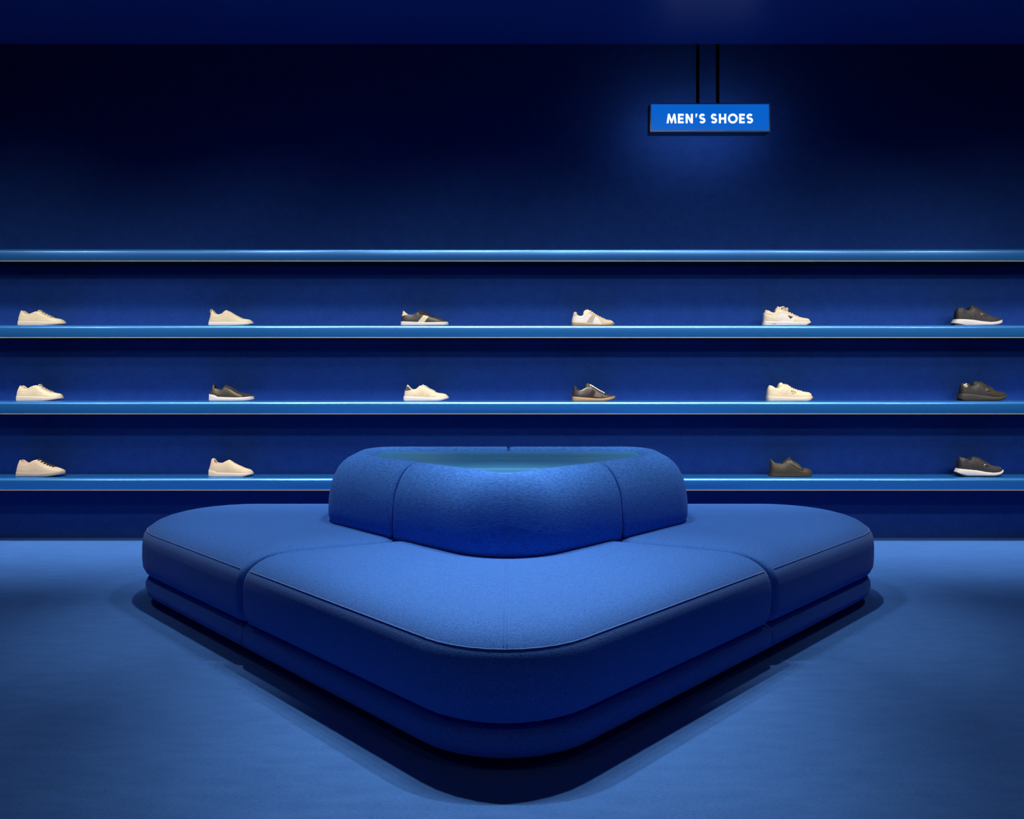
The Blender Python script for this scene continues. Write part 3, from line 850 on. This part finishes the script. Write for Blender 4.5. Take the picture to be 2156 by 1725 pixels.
# -- fifth column
s = Shoe(1570, 1, 780, [(480, 430), (497, 374), (560, 402), (620, 440), (680, 457), (730, 440), (752, 405), (800, 385), (870, 365), (920, 380), (1000, 410), (1080, 445), (1160, 482), (1250, 530), (1350, 560), (1450, 582), (1540, 592), (1590, 615), (1612, 655), (1618, 672)],
         [(440, 680), (444, 560), (448, 480), (480, 430)], [(430, 675), (700, 682), (1100, 695), (1400, 692), (1550, 678), (1625, 662)], [(420, 778), (1460, 778), (1520, 748), (1632, 708)],
         (540, 800), 'cream sneaker with small black triangle and white sole, in the upper shoe row', group=G1)
s.sole(M['white_sole']); s.sole(M['black'], 'tread', [(1440, 776), (1500, 755), (1628, 712)], [(1440, 781), (1560, 776), (1625, 740)], -.002)
s.upper(M['white_leather'], M['cream_seam'], [[(455, 470), (600, 520), (700, 560), (860, 632)], [(770, 510), (850, 450), (950, 440)], [(1150, 690), (1190, 600)]], M['inner_tan'])
s.patch([(1185, 610), (1170, 650), (1160, 688)], [(1370, 570), (1500, 620), (1600, 668)], M['cream'], 'toe_panel')
s.patch([(880, 440), (1000, 490), (1190, 570), (1330, 600)], [(880, 375), (1000, 415), (1190, 500), (1340, 562)], M['cream'], 'eyestay')
s.patch([(452, 470), (600, 505), (740, 515), (820, 480)], [(498, 382), (600, 432), (690, 460), (800, 400)], M['cream'], 'collar')
s.patch([(450, 520), (445, 660)], [(640, 570), (840, 668)], M['tan_knit'], 'heel_counter')
s.tongue([(745, 435), (728, 395), (770, 330), (810, 288), (850, 320), (900, 370), (820, 420)], M['cream'])
s.triangle([(1015, 520), (1145, 567), (1072, 608)], M['black'])
s.laces(M['lace_cream'], 920, 1280, 7, r=.0034, lift=.002, bow=[(920, 345), (1010, 375)] and [(920, 345, 38, 42), (1015, 378, 34, 40)])
s.band(M['grey_suede'], [(620, 733), (725, 735)], 'sole_print', .0018, .0035)
s.band(M['grey_sole'], [(440, 712), (900, 722), (1450, 725)], 'sole_line')
s = Shoe(1570, 2, 770, [(582, 400), (600, 375), (650, 390), (700, 430), (740, 452), (790, 448), (850, 440), (920, 395), (960, 360), (1000, 358), (1060, 378), (1130, 432), (1200, 470), (1300, 505), (1400, 530), (1500, 545), (1580, 555), (1630, 582), (1660, 640), (1670, 668)],
         [(535, 655), (545, 510), (565, 430), (582, 400)], [(520, 655), (800, 666), (1100, 682), (1400, 685), (1550, 672), (1670, 664)], [(525, 770), (1500, 770), (1600, 742), (1675, 692)],
         (640, 930), 'all-cream sneaker with an outlined triangle on its side, in the middle shoe row', group=G2)
s.sole(M['cream_sole']); s.upper(M['cream'], M['cream_seam'], [[(580, 495), (700, 515), (850, 560), (960, 605)], [(1040, 460), (955, 655)], [(830, 530), (900, 500), (960, 430)], [(960, 400), (1100, 460), (1250, 540), (1380, 580)]], M['inner_tan'])
s.tongue([(800, 460), (820, 380), (850, 325), (890, 308), (930, 335), (985, 360), (880, 430)], M['cream'])
s.triangle([(1090, 505), (1222, 550), (1145, 590)], M['cream'], M['gold_line'], line=True)
s.laces(M['lace_cream'], 985, 1380, 8, r=.0030)
s.sole(M['gum'], 'toe_bumper', [(1540, 690), (1600, 672), (1672, 662)], [(1540, 740), (1600, 735), (1674, 695)], -.012)
s = Shoe(1570, 3, 768, [(618, 380), (632, 350), (670, 388), (720, 425), (800, 452), (870, 458), (930, 442), (985, 412), (1040, 355), (1100, 335), (1150, 345), (1200, 380), (1290, 430), (1345, 470), (1375, 520), (1410, 562), (1500, 560), (1580, 575), (1635, 610), (1655, 655)],
         [(608, 685), (615, 500), (618, 380)], [(600, 680), (1100, 690), (1450, 680), (1600, 660), (1655, 650)], [(590, 768), (1500, 768), (1600, 762), (1668, 735)],
         (650, 1050), 'plain black leather shoe with laceless front flap, in the bottom shoe row', 'slip_on_shoe', 'shoe', G3)
s.sole(M['dark_rubber']); s.upper(M['olive'], M['olive_patch'], [[(650, 500), (760, 535), (850, 575), (915, 640)], [(1330, 560), (1330, 650)], [(1400, 660), (1520, 640), (1630, 640)], [(660, 490), (800, 530), (950, 520), (1080, 420)]], M['black'])
s.patch([(1075, 425), (1180, 500), (1330, 580), (1400, 590)], [(1105, 342), (1200, 385), (1340, 472), (1400, 558)], M['olive'], 'front_flap', .0035)
s.tongue([(900, 445), (980, 370), (1060, 310), (1105, 283), (1128, 330), (1060, 400)], M['black'])
s.tongue([(625, 460), (622, 355), (650, 340), (662, 390), (650, 460)], M['greengrey'], .006, 'pull_tab')
s.band(M['brown_suede'], [(615, 688), (1000, 692), (1500, 690), (1640, 668)], 'welt', .001, .003)

# -- sixth column: chunky runners
def runner(x0, shelf, bot, top, heel, sole, bottom, tread, op, tri, label, up, solem, grp, tongue, lx0, lx1, eyelet, seams, lugs, patent=None):
    s = Shoe(x0, shelf, bot, top, heel, sole, tread, op, label, group=grp)
    s.B = [s.cv(p) for p in bottom]
    s.sole(solem, 'midsole', None, None, .004)
    s.sole(M['black'], 'outsole', [(a, b_ - 4) for a, b_ in bottom], tread, .001)
    s.upper(up, M['black'], seams, M['black'])
    s.tongue(tongue, M['black'])
    s.triangle(tri, M['black'], M['silver'])
    s.laces(M['lace_dark'], lx0, lx1, 7, r=.0030, slant=.006, lift=.0025)
    s.studs(M['silver'], [eyelet], .0020, 'eyelet')
    s.lugs(M['black'], lugs[0], lugs[1])
    return s
s = runner(1976, 1, 784, [(455, 370), (472, 330), (530, 328), (590, 350), (640, 400), (700, 404), (760, 395), (800, 360), (830, 310), (880, 300), (920, 325), (1000, 372), (1080, 415), (1150, 462), (1250, 510), (1350, 545), (1450, 568), (1530, 590), (1565, 620), (1575, 635)],
       [(408, 625), (412, 480), (435, 400), (455, 370)], [(402, 622), (600, 630), (800, 645), (1000, 680), (1200, 702), (1350, 692), (1450, 668), (1582, 635)],
       [(345, 720), (450, 742), (600, 772), (1250, 774), (1400, 757), (1500, 730), (1585, 692)], [(345, 740), (400, 775), (500, 784), (1350, 784), (1450, 768), (1585, 706)],
       (520, 790), [(985, 480), (1140, 545), (1035, 585)], 'blackish runner with thick white sole, at the right end of the upper shoe row',
       M['navyblack'], M['white_sole'], G1, [(715, 420), (770, 310), (810, 275), (850, 266), (890, 300), (930, 330), (850, 390)], 940, 1170, (885, 330),
       [[(440, 460), (560, 470), (700, 510), (760, 590)], [(840, 470), (870, 600)], [(960, 450), (1000, 600), (1100, 610), (1190, 540)]], ([1350, 1420, 1500], [778, 766, 745]))
s.band(M['grey_suede'], [(500, 680), (620, 710), (800, 715)], 'sole_line', .0008, .004)
s = runner(1976, 2, 776, [(575, 350), (592, 325), (670, 325), (720, 350), (770, 400), (830, 402), (880, 395), (920, 340), (960, 295), (1050, 305), (1110, 348), (1180, 400), (1280, 440), (1370, 490), (1450, 530), (1550, 540), (1620, 555), (1665, 590), (1680, 615)],
       [(530, 595), (540, 440), (555, 380), (575, 350)], [(505, 595), (800, 612), (1000, 640), (1200, 670), (1400, 682), (1550, 662), (1685, 612)],
       [(480, 712), (600, 755), (1400, 758), (1550, 725), (1690, 668)], [(482, 724), (560, 768), (1400, 772), (1550, 742), (1688, 682)],
       (650, 900), [(1085, 465), (1230, 535), (1138, 575)], 'shiny all-black runner with dark lugged sole, at the right end of the middle shoe row',
       M['navyblack'], M['dark_rubber'], G2, [(825, 410), (850, 335), (900, 288), (950, 282), (990, 300), (1050, 330), (940, 400)], 1060, 1330, (1010, 320),
       [[(570, 450), (700, 470), (820, 510), (880, 590)], [(940, 470), (990, 600)]], ([760, 850, 940, 1030, 1130, 1230, 1330, 1430, 1510, 1590], [768, 768, 768, 768, 768, 768, 768, 762, 744, 722]))
s.patch([(1120, 600), (1250, 655), (1400, 672), (1550, 650), (1670, 615)], [(1260, 520), (1340, 500), (1440, 532), (1560, 548), (1655, 585)], M['patent'], 'toe_cap')
s.patch([(980, 390), (1060, 430), (1180, 480), (1330, 560)], [(975, 300), (1050, 312), (1180, 405), (1340, 480)], M['patent'], 'eyestay')
s.patch([(572, 440), (650, 440), (760, 435)], [(600, 335), (680, 335), (755, 395)], M['patent'], 'heel_tab')
s = runner(1976, 3, 760, [(505, 310), (520, 275), (600, 288), (650, 310), (690, 350), (740, 352), (800, 325), (850, 295), (920, 280), (980, 302), (1060, 352), (1150, 410), (1250, 450), (1350, 490), (1450, 505), (1540, 520), (1585, 555), (1600, 585)],
       [(478, 562), (486, 430), (498, 340), (505, 310)], [(472, 560), (700, 580), (900, 600), (1100, 637), (1300, 657), (1450, 642), (1610, 595)],
       [(420, 650), (500, 690), (640, 725), (1300, 728), (1450, 707), (1610, 632)], [(420, 662), (480, 720), (600, 757), (1350, 757), (1480, 725), (1608, 648)],
       (600, 850), [(1030, 435), (1182, 495), (1090, 540)], 'blackish runner with thick white sole, at the right end of the bottom shoe row',
       M['navyblack'], M['white_sole'], G3, [(770, 385), (790, 320), (840, 280), (890, 262), (930, 290), (960, 310), (860, 350)], 985, 1240, (905, 320),
       [[(540, 385), (700, 410), (790, 470), (810, 570)], [(900, 470), (950, 590)], [(1010, 470), (1050, 560), (1130, 570), (1230, 500)]], ([710, 800, 890, 980, 1080, 1180, 1280, 1380, 1460, 1530], [750, 752, 752, 752, 752, 752, 750, 742, 722, 696]))
s.band(M['grey_suede'], [(560, 640), (700, 670), (870, 670)], 'sole_line', .0008, .004)
